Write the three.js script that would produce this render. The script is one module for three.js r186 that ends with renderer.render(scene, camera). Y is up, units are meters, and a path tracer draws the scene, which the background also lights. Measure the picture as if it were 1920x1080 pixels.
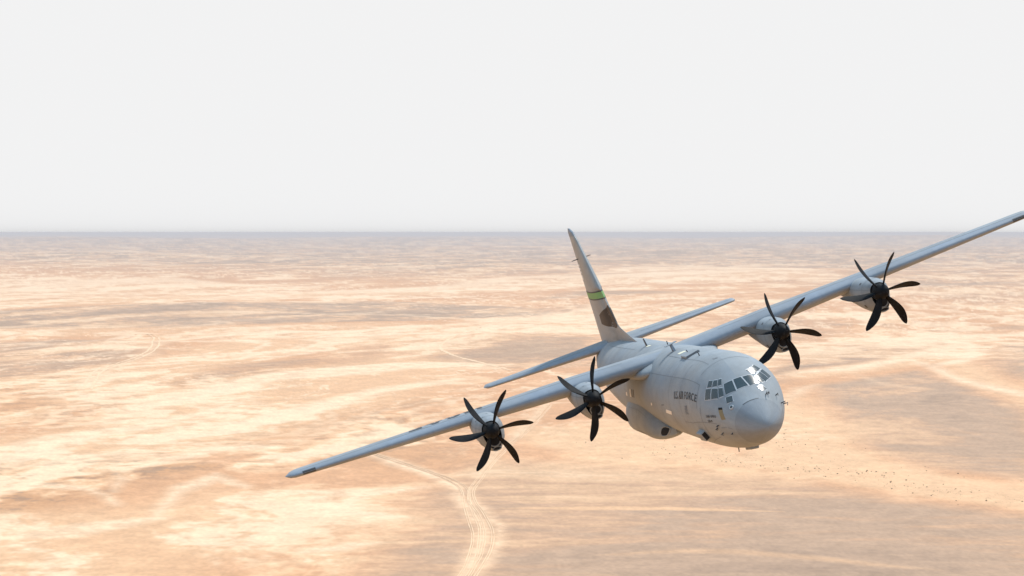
import * as THREE from 'three';
import { mergeGeometries } from 'three/addons/utils/BufferGeometryUtils.js';
import { RoundedBoxGeometry } from 'three/addons/geometries/RoundedBoxGeometry.js';

// ------------------------------------------------------------------ camera, sky, sun, exposure
const scene = new THREE.Scene();
const CAM_H = 300, PITCH = 1.7276 * Math.PI / 180, FOV = 17.695, REACH = 300000;
const camera = new THREE.PerspectiveCamera(FOV, 16 / 9, 1, 900000);
camera.position.set(0, CAM_H, 0);
camera.rotation.x = -PITCH;
camera.updateMatrixWorld();

const renderer = new THREE.WebGLRenderer({ antialias: true });
renderer.toneMapping = THREE.LinearToneMapping;
renderer.toneMappingExposure = 1.3;
renderer.shadowMap.enabled = true;

{ // hazy desert sky: milky white low down, paler blue overhead
  const W = 128, H = 4096, data = new Float32Array(W * H * 4);
  for (let j = 0; j < H; j++) {
    const el = ((j + 0.5) / H - 0.5) * Math.PI, t = Math.max(0, Math.sin(el));
    const k = Math.pow(Math.max(0, t - 0.13) / 0.87, 0.8), haze = 0.055 * Math.exp(-Math.max(0, el) / 0.007) + 0.085 * Math.exp(-Math.max(0, el) / 0.0018);
    for (let i = 0; i < W; i++) {
      const o = (j * W + i) * 4;
data[o] = 0.684 - 0.42 * k - haze; data[o + 1] = 0.684 - 0.12 * k - haze; data[o + 2] = 0.686 + 0.20 * k - haze * 0.97; data[o + 3] = 1;
    }
  }
  const sky = new THREE.DataTexture(data, W, H, THREE.RGBAFormat, THREE.FloatType);
  sky.mapping = THREE.EquirectangularReflectionMapping;
  sky.magFilter = THREE.LinearFilter; sky.minFilter = THREE.LinearFilter; sky.needsUpdate = true;
  scene.background = sky; scene.environment = sky;
}
const sun = new THREE.DirectionalLight(0xfff8ee, 3.0);
sun.position.set(309, CAM_H + 852, -500);
sun.target.position.set(9, CAM_H - 8, -90);
sun.castShadow = true; sun.shadow.radius = 9;
sun.shadow.mapSize.set(2048, 2048);
Object.assign(sun.shadow.camera, { left: -60, right: 60, top: 60, bottom: -60, near: 10, far: 3000 });
scene.add(sun, sun.target);

scene.fog = new THREE.FogExp2(0xf4e9e6, 2.4e-5);

// ------------------------------------------------------------------ helpers
let seed = 7;
const rnd = () => { seed = (seed + 0x6d2b79f5) | 0; let t = Math.imul(seed ^ (seed >>> 15), 1 | seed); t = (t + Math.imul(t ^ (t >>> 7), 61 | t)) ^ t; return ((t ^ (t >>> 14)) >>> 0) / 4294967296; };
const PERM = new Float32Array(65536); for (let i = 0; i < 65536; i++) PERM[i] = rnd();
function vn(x, y) { // value noise 0..1
  const xi = Math.floor(x), yi = Math.floor(y); let fx = x - xi, fy = y - yi;
  fx = fx * fx * fx * (fx * (fx * 6 - 15) + 10); fy = fy * fy * fy * (fy * (fy * 6 - 15) + 10);
  const a = (yi & 255) << 8, b = ((yi + 1) & 255) << 8, c = xi & 255, d = (xi + 1) & 255;
  const p = PERM[a | c], q = PERM[a | d], r = PERM[b | c], s = PERM[b | d];
  return (p + (q - p) * fx) * (1 - fy) + (r + (s - r) * fx) * fy;
}
// sum of octaves, those finer than the mesh left out; result about 0..1
function fbm(x, y, L, oct, res, gain = 0.5) {
  let s = 0, w = 0, a = 1;
  for (let o = 0; o < oct; o++) {
    const fade = Math.min(1, Math.max(0, L / (res * 1.6) - 0.5));
    if (fade > 0) s += a * fade * (vn(x / L + o * 17.3, y / L + o * 9.7) - 0.5);
    w += a; a *= gain; L *= 0.5;
    const c = x; x = x * 0.86 - y * 0.51; y = c * 0.51 + y * 0.86;
  }
  return 0.5 + 1.6 * s / w;
}
const sstep = (a, b, x) => { const t = Math.min(1, Math.max(0, (x - a) / (b - a))); return t * t * (3 - 2 * t); };
const mix = (a, b, t) => a + (b - a) * t, lerp3 = (a, b, t) => [mix(a[0], b[0], t), mix(a[1], b[1], t), mix(a[2], b[2], t)];
// a place of the desert, read off the photograph (1920 x 1080) and laid on the level ground
const FPX = 540 / Math.tan(FOV * Math.PI / 360);
function at(px, py) {
  const v = new THREE.Vector3((px - 960) / FPX, -(py - 540) / FPX, -1).applyQuaternion(camera.quaternion);
  const t = -CAM_H / Math.min(v.y, -CAM_H / 200000);
  return [v.x * t, v.z * t];
}
function grid(nu, nv, fn, su = 1, sv = 1) { // surface from fn(u, v) -> [x, y, z], u and v in 0..1
  const pos = new Float32Array((nu + 1) * (nv + 1) * 3), uv = new Float32Array((nu + 1) * (nv + 1) * 2), idx = [];
  for (let i = 0; i <= nu; i++) for (let j = 0; j <= nv; j++) {
    const k = i * (nv + 1) + j, p = fn(i / nu, j / nv);
    pos.set(p.slice(0, 3), k * 3); uv[k * 2] = p.length > 3 ? p[3] : i / nu * su; uv[k * 2 + 1] = p.length > 3 ? p[4] : j / nv * sv;
    if (i < nu && j < nv) idx.push(k, k + nv + 1, k + 1, k + 1, k + nv + 1, k + nv + 2);
  }
  const g = new THREE.BufferGeometry();
  g.setAttribute('position', new THREE.BufferAttribute(pos, 3)); g.setAttribute('uv', new THREE.BufferAttribute(uv, 2)); g.setIndex(idx);
  g.computeVertexNormals();
  return g;
}
function xyz(fn) { return (u, v) => { const p = fn(u, v); return p.slice(0, 3); }; }

// ------------------------------------------------------------------ the desert
const SOFT = 0.03;
function region(points, weight, soft = 1) {
  const p = points.map(([x, y]) => at(x, y));
  let dist = 0; for (const [x, z] of p) dist += Math.hypot(x, z) / p.length;
  const xs = p.map((q) => q[0]), zs = p.map((q) => q[1]), m = dist * 0.12;
  return { p, weight, soft: dist * SOFT * soft, box: [Math.min(...xs) - m, Math.max(...xs) + m, Math.min(...zs) - m, Math.max(...zs) + m] };
}
function inside(r, x, z) { // 0..1, soft at the edge
  if (x < r.box[0] || x > r.box[1] || z < r.box[2] || z > r.box[3]) return 0;
  let inn = false, best = Infinity; const p = r.p;
  for (let i = 0, j = p.length - 1; i < p.length; j = i++) {
    const ax = p[j][0], az = p[j][1], bx = p[i][0], bz = p[i][1];
    if ((az > z) !== (bz > z) && x < (bx - ax) * (z - az) / (bz - az) + ax) inn = !inn;
    const dx = bx - ax, dz = bz - az, t = Math.min(1, Math.max(0, ((x - ax) * dx + (z - az) * dz) / (dx * dx + dz * dz)));
    const ex = ax + dx * t - x, ez = az + dz * t - z, d = ex * ex + ez * ez;
    if (d < best) best = d;
  }
  const sd = Math.sqrt(best) * (inn ? 1 : -1);
  return r.weight * sstep(-r.soft, r.soft, sd);
}
const SAND = [
  region([[1400, 848], [1490, 762], [1545, 805], [1630, 850], [1760, 882], [1930, 908], [2060, 925], [2060, 964], [1850, 938], [1700, 915], [1550, 890], [1420, 868], [1180, 852], [1040, 835], [960, 800], [1180, 806]], 1, 0.3),
  region([[100, 760], [250, 692], [330, 665], [420, 645], [700, 626], [850, 616], [1000, 590], [1130, 563], [1250, 546], [1250, 558], [1130, 590], [1000, 622], [850, 640], [700, 656], [560, 672], [420, 700], [300, 738], [180, 770]], 0.85, 0.4),
  region([[-150, 575], [480, 547], [960, 531], [1500, 501], [1500, 511], [960, 543], [480, 561], [-150, 590]], 0.95, 0.35),
  region([[-150, 520], [300, 523], [520, 536], [300, 553], [-150, 570]], 0.6, 0.8),
  region([[380, 735], [620, 700], [760, 672], [940, 692], [880, 720], [800, 760], [600, 800], [420, 845], [180, 868], [-100, 880], [-100, 838], [160, 812]], 0.9, 1.0),
  region([[-100, 965], [300, 935], [420, 905], [560, 918], [740, 930], [660, 965], [560, 1000], [380, 1030], [250, 1090], [-200, 1110]], 0.85, 1.2),
  region([[1480, 700], [1690, 672], [1780, 632], [1812, 650], [1800, 680], [1850, 705], [1940, 735], [1940, 752], [1800, 722], [1740, 684], [1600, 700], [1500, 712]], 0.9, 0.3),
  region([[-50, 612], [350, 611], [700, 606], [920, 612], [700, 630], [350, 628], [-50, 625]], 0.6, 0.6),
  region([[1130, 506], [1400, 502], [1560, 518], [1350, 530], [1150, 528]], 0.8, 0.6),
  region([[940, 938], [1100, 935], [1300, 938], [1480, 948], [1300, 944], [1100, 941]], 0.8, 0.12),
  region([[1090, 1020], [1250, 1011], [1380, 1016], [1560, 1034], [1700, 1050], [1500, 1036], [1350, 1024], [1250, 1018]], 0.4, 0.2),
  region([[1100, 800], [1500, 745], [1540, 760], [1500, 790], [1300, 830]], 0.8, 0.6),
  region([[1560, 640], [1760, 618], [1930, 612], [1930, 620], [1760, 626], [1600, 648]], 0.7, 0.4),
];
const GRAVEL = [
  region([[-150, 594], [250, 574], [700, 562], [1000, 575], [1060, 590], [700, 602], [300, 612], [-150, 613]], 0.95, 0.4),
  region([[-150, 640], [200, 634], [275, 650], [230, 690], [100, 718], [-150, 730]], 0.55, 0.8),
  region([[820, 652], [1000, 632], [1130, 640], [1130, 692], [900, 702], [800, 676]], 0.6, 0.6),
  region([[960, 858], [1180, 866], [1450, 884], [1700, 930], [1930, 958], [2150, 980], [2150, 1200], [520, 1200], [640, 1060], [720, 985], [800, 930], [880, 880]], 0.85, 0.9),
  region([[1540, 725], [1700, 700], [1940, 762], [1940, 894], [1760, 870], [1630, 836]], 0.95, 0.5),
  region([[-200, 486], [400, 500], [900, 515], [1300, 498], [2200, 500], [2200, 440], [-200, 440]], 0.95, 1.5),
  region([[1460, 650], [1760, 632], [1790, 650], [1690, 668], [1500, 694], [1440, 720]], 0.8, 0.5),
  region([[1830, 640], [1950, 625], [1950, 720], [1850, 700]], 0.8, 0.5),
  region([[1500, 535], [1960, 575], [1960, 500], [1600, 490]], 0.5, 1.2),
  region([[620, 650], [900, 640], [820, 690], [640, 700]], 0.3, 1),
  region([[900, 580], [1120, 566], [1130, 590], [950, 604]], 0.6, 0.6),
  region([[1200, 640], [1500, 560], [1560, 600], [1400, 680]], 0.5, 0.8),
  region([[330, 716], [520, 690], [640, 676], [560, 700], [400, 735]], 0.4, 0.8),
];
// narrow washes and bands, each along a line, t wide on either side of it
function strip(pts, t, weight, soft = 0.22) {
  const up = [], lo = [], n = pts.length;
  pts.forEach(([x, y], i) => {
    const a = pts[Math.max(0, i - 1)], b = pts[Math.min(n - 1, i + 1)], dx = b[0] - a[0], dy = b[1] - a[1], l = Math.hypot(dx, dy), e = (i === 0 || i === n - 1 ? 0.3 : 1) * t * (i % 2 ? 1.2 : 0.9);
    up.push([x + dy / l * e * 1.6, y - dx / l * e]); lo.unshift([x - dy / l * e * 1.6, y + dx / l * e]);
  });
  return region([...up, ...lo], weight, soft);
}
const WASHES = [
  [[[0, 480], [200, 471], [345, 478], [430, 486]], 3, 0.5], [[[-40, 548], [150, 529], [330, 524], [520, 537]], 4, 0.7], [[[560, 546], [800, 540], [1000, 521], [1240, 515], [1420, 508]], 4, 0.8],
  [[[1150, 506], [1300, 499], [1500, 503], [1570, 520]], 3, 0.7], [[[1560, 546], [1700, 548], [1940, 561]], 1.6, 0.8], [[[1650, 601], [1780, 604], [1940, 598]], 2, 0.9], [[[1520, 656], [1700, 641], [1940, 615]], 3, 0.8],
  [[[1700, 560], [1800, 575], [1940, 572]], 2, 0.7], [[[1600, 575], [1760, 590], [1870, 585]], 1.6, 0.8], [[[300, 641], [420, 632], [520, 620], [640, 625], [760, 612], [850, 616]], 3, 0.8], [[[500, 640], [620, 632], [740, 641]], 2, 0.8],
  [[[685, 612], [720, 625], [700, 640], [630, 651]], 3.5, 0.8], [[[850, 606], [940, 598], [1020, 590], [1100, 575], [1145, 556]], 4, 0.8], [[[0, 668], [120, 658], [250, 655], [335, 662]], 3, 0.6], [[[0, 691], [60, 682], [160, 680]], 2, 0.7],
  [[[190, 625], [260, 622], [330, 628], [332, 640], [295, 652]], 2, 0.8], [[[1180, 600], [1260, 590], [1330, 575], [1390, 560]], 2, 0.8], [[[1150, 640], [1220, 620], [1290, 600]], 2, 0.6], [[[1170, 575], [1260, 566], [1340, 560]], 2, 0.7],
  [[[1480, 702], [1600, 690], [1690, 674], [1740, 655], [1790, 635], [1815, 626]], 5, 0.9], [[[1690, 676], [1735, 691], [1790, 714], [1850, 728], [1940, 747]], 4, 0.9], [[[1800, 636], [1822, 660], [1800, 682], [1735, 692]], 6, 0.9], [[[1820, 660], [1870, 652], [1940, 655]], 3, 0.6],
  [[[280, 775], [380, 747], [520, 716], [640, 706], [800, 691], [930, 690]], 9, 0.95], [[[420, 802], [560, 776], [720, 741], [870, 720]], 7, 0.9], [[[-20, 848], [120, 826], [280, 802], [430, 770]], 8, 0.9], [[[540, 852], [700, 816], [840, 790]], 6, 0.8],
  [[[240, 884], [330, 860], [420, 838], [530, 834]], 5, 0.9], [[[300, 962], [355, 912], [420, 890], [480, 906]], 7, 0.9], [[[222, 878], [246, 898], [228, 918]], 4, 0.8], [[[550, 912], [680, 915], [810, 904]], 7, 0.8], [[[550, 1022], [640, 1010], [710, 998]], 6, 0.8],
  [[[415, 744], [470, 755], [530, 775], [605, 792]], 2.2, 0.7], [[[0, 925], [90, 905], [180, 912], [240, 940]], 5, 0.8], [[[-20, 1000], [150, 985], [320, 960]], 9, 0.8], [[[1450, 760], [1490, 735], [1530, 722]], 5, 0.7], [[[1590, 700], [1640, 720], [1760, 735]], 2.5, 0.4],
  [[[690, 842], [770, 866], [832, 886], [866, 906], [873, 930]], 5, 0.9], [[[1035, 762], [1003, 800], [975, 822], [940, 851], [906, 888]], 3, 0.9], [[[872, 905], [880, 945], [893, 985], [886, 1030], [860, 1070], [835, 1125]], 9, 0.9], [[[892, 905], [908, 950], [924, 985], [918, 1020], [898, 1055], [866, 1125]], 5, 0.9],
  [[[163, 740], [182, 706], [236, 690], [280, 668], [292, 648]], 2.2, 0.8], [[[835, 660], [870, 680], [930, 700]], 2, 0.5],
].map((a) => strip(...a));
const BANDS = [[[[-40, 604], [150, 601], [260, 606]], 3, 1], [[[240, 588], [400, 576], [580, 578]], 5, 0.9], [[[-40, 640], [100, 646], [240, 640]], 4, 0.6], [[[1600, 532], [1750, 536], [1940, 526]], 5, 0.7], [[[1750, 612], [1940, 606]], 2, 0.8], [[[1000, 560], [1100, 548], [1300, 548]], 4, 0.6], [[[1500, 610], [1620, 600], [1700, 612]], 3, 0.6], [[[300, 700], [520, 690], [620, 678]], 5, 0.4], [[[380, 482], [560, 500], [420, 515]], 5, 0.5], [[[1100, 480], [1500, 476], [1900, 482]], 5, 0.5]].map((a) => strip(...a, 0.4));
const RUST = [
  region([[0, 700], [150, 716], [400, 712], [650, 690], [800, 700], [600, 770], [400, 800], [250, 800], [-80, 795]], 0.5, 1.5),
  region([[60, 862], [180, 842], [350, 836], [470, 852], [400, 890], [300, 925], [230, 968], [-60, 972], [-60, 890]], 0.9, 1.0),
  region([[300, 842], [430, 846], [540, 866], [400, 884]], 1, 0.5),
  region([[170, 838], [262, 846], [222, 872], [150, 862]], 1, 0.5),
  region([[560, 800], [900, 760], [1000, 800], [900, 850], [640, 860]], 0.5, 1.5),
];
const CALM = [region([[960, 850], [1200, 780], [1460, 730], [1560, 690], [1960, 690], [2200, 700], [2300, 1250], [560, 1250], [680, 1020], [820, 900]], 1, 1)];
const ROUGH = [region([[1560, 545], [1960, 535], [1960, 610], [1560, 612]], 1, 1.5), region([[60, 614], [1000, 606], [1150, 560], [1400, 570], [1200, 640], [700, 640], [60, 640]], 0.8, 1.2), region([[150, 842], [430, 842], [560, 868], [380, 890], [150, 880]], 0.5, 1)];
const ridge = (v) => 1 - Math.abs(2 * v - 1);
function height(x, z, res) {
  const d = Math.hypot(x, z);
  const wx = x + 90 * (fbm(x + 17, z, 420, 3, res) - 0.5), wz = z + 90 * (fbm(x, z + 41, 420, 3, res) - 0.5);
  let rough = 0.12; for (const r of ROUGH) rough = Math.max(rough, inside(r, x, z));
  rough *= 0.6 + 0.4 * sstep(2500, 6000, d);
  let h = 20 * (fbm(x, z, 1900, 2, res) - 0.5);
  h -= (0.5 + 14 * rough) * (ridge(fbm(wx + 300, wz, 480, 5, res, 0.55)) - 0.6);   // washes cut below the plain
  h += (0.15 + 5 * rough) * (ridge(fbm(wx + 80, wz, 120, 4, res, 0.6)) - 0.5);
  h += (0.12 + 1.2 * rough) * (fbm(x, z, 30, 3, res, 0.6) - 0.5);
  const k = sstep(9000, 26000, d);
  h += k * 60 * (fbm(x + 911, z, 6000, 4, res) - 0.5) + 240 * sstep(30000, 70000, d) * (fbm(x, z * 0.4, 14000, 4, 300) - 0.4);
  return h;
}
const C_BELOW_BOUNCE = [0.60, 0.30, 0.12], C_SAND = [0.65, 0.383, 0.208], C_WHITE = [0.75, 0.515, 0.325], C_OCHRE = [0.59, 0.305, 0.155], C_GRAVEL = [0.405, 0.25, 0.155], C_RUST = [0.47, 0.235, 0.108], C_ROCK = [0.25, 0.16, 0.105];
function tone(x, z, h, res) {
  const d = Math.hypot(x, z);
  const ax = 300 * (fbm(x + 50, z, 1500, 3, res) - 0.5), az = 300 * (fbm(x, z + 950, 1500, 3, res) - 0.5);
  const bx = 120 * (fbm(x, z + 70, 260, 4, res) - 0.5), bz = 120 * (fbm(x + 33, z, 260, 4, res) - 0.5);
  const wx = x + ax + bx, wz = z + az + bz;
  const k = 0.22 + 0.5 * sstep(3000, 9000, d), mx = x + k * (ax + bx), mz = z + k * (az + bz);
  let sand = 0, gravel = 0, rust = 0;
  for (const r of SAND) sand = Math.max(sand, inside(r, mx, mz));
  for (const r of GRAVEL) gravel = Math.max(gravel, inside(r, mx, mz));
  for (const r of RUST) rust = Math.max(rust, inside(r, wx, wz));
  let cut = 0, band = 0;
  const nx = x + 0.35 * k * (ax + bx) + 0.12 * bx, nz = z + 0.35 * k * (az + bz) + 0.25 * bz;
  for (const r of WASHES) cut = Math.max(cut, inside(r, nx, nz));
  for (const r of BANDS) band = Math.max(band, inside(r, nx, nz));
  gravel = Math.max(gravel, band);
  const g = gravel * (1 - 0.9 * Math.max(sand, cut));
  // patches drawn out along the slope of the land, wind streaks across the gravel, and grain
  const qx = wx + 0.28 * wz, qz = wz * 0.36;
  const p1 = fbm(qx, qz, 240, 6, res, 0.6), p2 = fbm(qx * 0.9 + 700, qz * 1.3, 66, 5, res, 0.65);
  const w1 = fbm(wx * 0.22 - 0.05 * wz, wz, 150, 6, res, 0.66), w2 = fbm(x * 0.16, z, 36, 4, res, 0.7);
  const s3 = fbm(x * 0.6 + 31, z * 0.6, 15, 4, res, 0.75), near = gravel * sstep(3300, 2300, d);
  let calm = 0, broken = 0; for (const r of CALM) calm = Math.max(calm, inside(r, mx, mz)); for (const r of ROUGH) broken = Math.max(broken, inside(r, mx, mz));
  const s1 = p1, s2 = mix(p2, w1, 0.35 + 0.5 * near);
  const n = 0.5 + (1 - 0.5 * calm) * (-0.5 + mix(0.46 * p1 + 0.26 * p2 + 0.16 * w1 + 0.12 * s3, 0.2 * p1 + 0.5 * w1 + 0.3 * w2, near));
  // branching washes of three sizes
  const v1 = ridge(fbm(qx + 90, qz, 700, 6, res, 0.52)), v2 = ridge(fbm(qx * 0.9 + 1700, qz + 200, 260, 6, res, 0.55)), v3 = ridge(fbm(qx * 0.9 + 300, qz + 900, 100, 5, res, 0.58));
  const patchy = Math.max(broken, sstep(0.42, 0.62, fbm(x + 1234, z * 0.8, 1300, 4, res, 0.55))), far = sstep(2400, 4000, d);
  let wash = Math.max(0.8 * sstep(0.89, 0.97, v1) * far, 0.9 * sstep(0.90, 0.975, v2) * (0.2 + 0.8 * patchy) * (0.25 + 0.75 * far), 0.8 * sstep(0.90, 0.98, v3) * patchy * (0.35 + 0.65 * far));
  wash *= 0.5 + 0.5 * sstep(0.38, 0.56, 0.5 * s3 + 0.5 * s2);
  wash = Math.max(wash * (1 - 0.8 * near) * (1 - 0.85 * calm), cut * (0.7 + 0.3 * sstep(0.35, 0.6, s3)));
  let c = lerp3(C_OCHRE, C_SAND, sstep(0.49, 0.60, n));
  c = lerp3(c, C_RUST, (0.35 + 0.6 * rust) * sstep(0.55, 0.42, n - 0.10 * rust));
  c = lerp3(c, C_ROCK, 0.55 * rust * sstep(0.44, 0.34, 0.5 * s2 + 0.5 * s3));
  c = lerp3(c, C_GRAVEL, Math.min(1, g * (0.35 + 0.95 * sstep(0.60, 0.42, n))));
  c = lerp3(c, C_ROCK, 0.5 * g * sstep(0.46, 0.34, n));
  c = lerp3(c, C_WHITE, 0.85 * sstep(0.60, 0.67, n) * (1 - 0.6 * g));
  c = lerp3(c, lerp3(C_SAND, C_WHITE, sstep(0.47, 0.58, n - 0.10 * calm)), sand * (0.75 + 0.25 * sstep(0.36, 0.5, n)));
  c = lerp3(c, C_WHITE, wash * (1 - 0.5 * g));
  c = lerp3(c, C_BELOW_BOUNCE, 0.9 * sstep(1350, 900, d));                                        // unseen plain right below, coloured red-ochre to bounce warm light on the belly;
  if (z > 0) c = lerp3(c, C_ROCK, 0.8 * sstep(600, 1100, z + 120 * (s1 - 0.5)));            // unseen ground behind, darkened to dim the light on leading edges and nose
  const sp = 1 + 0.22 * (s3 - 0.5) + 0.16 * (vn(x / 3.1, z / 5.3) - 0.5) * Math.min(1, 4 / res);
  return [c[0] * sp, c[1] * sp, c[2] * sp];
}
{ // one sheet from below the camera to the horizon: fine in front, coarse behind
  const angles = [];
  const A = 17.2 * Math.PI / 180, NA = 1180;
  for (let i = 0; i <= NA; i++) angles.push(-A + 2 * A * i / NA);
  for (let i = 1; i < 64; i++) angles.push(A + (2 * Math.PI - 2 * A) * i / 64);
  angles.push(2 * Math.PI - A);
  const radii = [0, 120, 300, 500, 700, 900, 1100, 1250, 1400];
  const a0 = Math.atan(CAM_H / 1500), a1 = Math.atan(CAM_H / REACH), NR = 560;
  for (let i = 0; i <= NR; i++) radii.push(CAM_H / Math.tan(mix(a0, a1, i / NR)));
  const n = angles.length, m = radii.length, pos = new Float32Array(n * m * 3), col = new Float32Array(n * m * 3), idx = new Uint32Array((n - 1) * (m - 1) * 6);
  let q = 0;
  for (let j = 0; j < m; j++) for (let i = 0; i < n; i++) {
    const r = radii[j], a = angles[i], x = Math.sin(a) * r, z = -Math.cos(a) * r, k = j * n + i;
    const dr = j + 1 < m ? radii[j + 1] - r : r - radii[j - 1];
    const da = i + 1 < n ? angles[i + 1] - a : a - angles[i - 1];
    const res = Math.max(0.7, Math.pow(Math.max(da * r, 0.8), 0.8) * Math.pow(Math.min(dr, 6000), 0.2));
    const h = height(x, z, Math.max(res, 6));
    pos[k * 3] = x; pos[k * 3 + 1] = h; pos[k * 3 + 2] = z;
    const c = tone(x, z, h, res);
    col.set(c, k * 3);
    if (i < n - 1 && j < m - 1) { idx.set([k, k + 1, k + n, k + 1, k + n + 1, k + n], q); q += 6; }
  }
  const g = new THREE.BufferGeometry();
  g.setAttribute('position', new THREE.BufferAttribute(pos, 3)); g.setAttribute('color', new THREE.BufferAttribute(col, 3));
  g.setIndex(new THREE.BufferAttribute(idx, 1)); g.computeVertexNormals();
  const ground = new THREE.Mesh(g, new THREE.MeshStandardMaterial({ vertexColors: true, roughness: 1, metalness: 0 }));
  ground.name = 'ground'; ground.receiveShadow = true;
  ground.userData = { kind: 'structure', label: 'sandy desert plain of cream sand, ochre streaks and grey gravel reaching the horizon', category: 'desert' };
  scene.add(ground);
}
// wheel tracks: bundles of ruts pressed into the sand
const trackMat = new THREE.MeshStandardMaterial({ vertexColors: true, roughness: 1, side: THREE.DoubleSide });
function track(name, label, px, ruts, width, tint = 1) {
  const pts = px.map(([x, y]) => { const [X, Z] = at(x, y); return new THREE.Vector3(X, 0, Z); });
  const curve = new THREE.CatmullRomCurve3(pts, false, 'centripetal'), len = curve.getLength(), N = Math.ceil(len / 5);
  const parts = [];
  for (let r = 0; r < ruts.length; r++) {
    const pos = [], col = [], idx = [];
    for (let i = 0; i <= N; i++) {
      const p = curve.getPointAt(i / N), t = curve.getTangentAt(i / N), nx = -t.z, nz = t.x, s = i / N * len;
      const off = ruts[r] * (0.8 + 0.4 * vn(s / 200, Math.floor(r / 2) * 7.7)) + 2.5 * (vn(s / 90, Math.floor(r / 2) * 5.3 + 2) - 0.5);
      const w = width * (0.55 + 0.9 * vn(s / 22, r * 11.7)) * 0.5;
      for (const e of [-1, 0, 1]) {
        const x = p.x + nx * (off + e * w), z = p.z + nz * (off + e * w);
        pos.push(x, height(x, z, 6) + 0.35, z);
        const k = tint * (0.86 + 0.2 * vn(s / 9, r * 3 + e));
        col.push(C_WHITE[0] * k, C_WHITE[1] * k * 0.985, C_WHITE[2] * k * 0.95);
      }
      if (i < N) { const b = i * 3; idx.push(b, b + 1, b + 3, b + 1, b + 4, b + 3, b + 1, b + 2, b + 4, b + 2, b + 5, b + 4); }
    }
    const g = new THREE.BufferGeometry();
    g.setAttribute('position', new THREE.Float32BufferAttribute(pos, 3)); g.setAttribute('color', new THREE.Float32BufferAttribute(col, 3)); g.setIndex(idx); g.computeVertexNormals();
    parts.push(g);
  }
  const m = new THREE.Mesh(mergeGeometries(parts), trackMat);
  m.name = name; m.receiveShadow = true; m.userData = { kind: 'structure', label, category: 'dirt track' };
  scene.add(m);
}
track('dirt_track', 'pale wheel track coming from the upper left to the fork below the wing', [[690, 845], [770, 868], [830, 886], [866, 906], [872, 930], [880, 952], [891, 985], [885, 1030], [868, 1060], [850, 1085], [832, 1125]], [-6, -3.8, 2, 4.2], 1.0);
track('dirt_track_001', 'pale wheel track curving down from the wing past the outer propeller to the fork', [[1035, 765], [1002, 800], [975, 822], [940, 850], [907, 885], [889, 908], [891, 930], [906, 952], [921, 985], [916, 1020], [900, 1050], [880, 1085], [862, 1125]], [-2.4, 0, 5, 7.2], 1.0);
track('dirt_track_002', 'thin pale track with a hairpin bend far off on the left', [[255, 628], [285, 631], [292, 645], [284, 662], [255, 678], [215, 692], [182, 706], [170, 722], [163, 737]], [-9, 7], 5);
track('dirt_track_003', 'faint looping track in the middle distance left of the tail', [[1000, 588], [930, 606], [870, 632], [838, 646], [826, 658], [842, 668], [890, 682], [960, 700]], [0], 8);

// low scrub scattered along the dry river bed
{
  const g = new THREE.IcosahedronGeometry(1, 1); const p = g.attributes.position;
  for (let i = 0; i < p.count; i++) { const k = 0.75 + 0.5 * PERM[(Math.round((p.getX(i) + 2) * 90) * 31 + Math.round((p.getZ(i) + 2) * 90) * 7 + Math.round((p.getY(i) + 2) * 50)) & 65535]; p.setXYZ(i, p.getX(i) * k, (p.getY(i) + 0.6) * k * 0.6, p.getZ(i) * k); }
  g.computeVertexNormals();
  const N = 560, scrub = new THREE.InstancedMesh(g, new THREE.MeshStandardMaterial({ color: new THREE.Color().setRGB(0.21, 0.15, 0.085), roughness: 1 }), N);
  const lines = [[[1180, 846], [1420, 864], [1700, 905], [1920, 935], 12], [[1050, 822], [1300, 845], [1500, 868], [1700, 890], 14], [[1480, 770], [1560, 830], [1720, 875], [1920, 900], 12], [[1450, 800], [1500, 840], [1620, 880], [1800, 925], 18]];
  const share = [0, 0, 0, 0, 0, 1, 1, 2, 3, 3], M = new THREE.Matrix4(), Q = new THREE.Quaternion(), U = new THREE.Vector3(0, 1, 0);
  for (let i = 0; i < N; i++) {
    const L = lines[share[Math.floor(rnd() * share.length)]], t = rnd() * 2.999, a = Math.floor(t), f = t - a;
    const gs = (rnd() + rnd() + rnd() - 1.5) * L[4];
    const [x, z] = at(mix(L[a][0], L[a + 1][0], f) + (rnd() - 0.5) * 50, mix(L[a][1], L[a + 1][1], f) + gs);
    const s = 0.28 + 0.8 * Math.pow(rnd(), 4);
    M.compose(new THREE.Vector3(x, height(x, z, 6), z), Q.setFromAxisAngle(U, rnd() * 6.28), new THREE.Vector3(s, s, s));
    scrub.setMatrixAt(i, M);
  }
  scrub.name = 'desert_scrub'; scrub.castShadow = true; scrub.receiveShadow = true;
  scrub.userData = { kind: 'stuff', label: 'tiny dark scrub bushes scattered along the pale dry river bed', category: 'scrub' };
  scene.add(scrub);
}

// ------------------------------------------------------------------ the aircraft: x forward, y up, z to its right
const plane = new THREE.Group();
plane.name = 'transport_aircraft';
plane.position.set(9.082, 292.324, -89.281);
plane.rotation.set(0.329163, -1.446505, 0.029584, 'YZX');
plane.userData = { label: 'grey four-engined military transport aircraft banking over the desert with black six-bladed propellers', category: 'aircraft' };
scene.add(plane);
function part(name, geometry, material, parent = plane, label) {
  const m = new THREE.Mesh(Array.isArray(geometry) ? mergeGeometries(geometry.map((g) => { const h = g.index ? g.toNonIndexed() : g.clone(); for (const k of Object.keys(h.attributes)) if (!['position', 'normal', 'uv'].includes(k)) h.deleteAttribute(k); return h; })) : geometry, material);
  m.name = name; m.castShadow = true; m.receiveShadow = true;
  if (label) m.userData.label = label;
  parent.add(m);
  return m;
}
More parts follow.
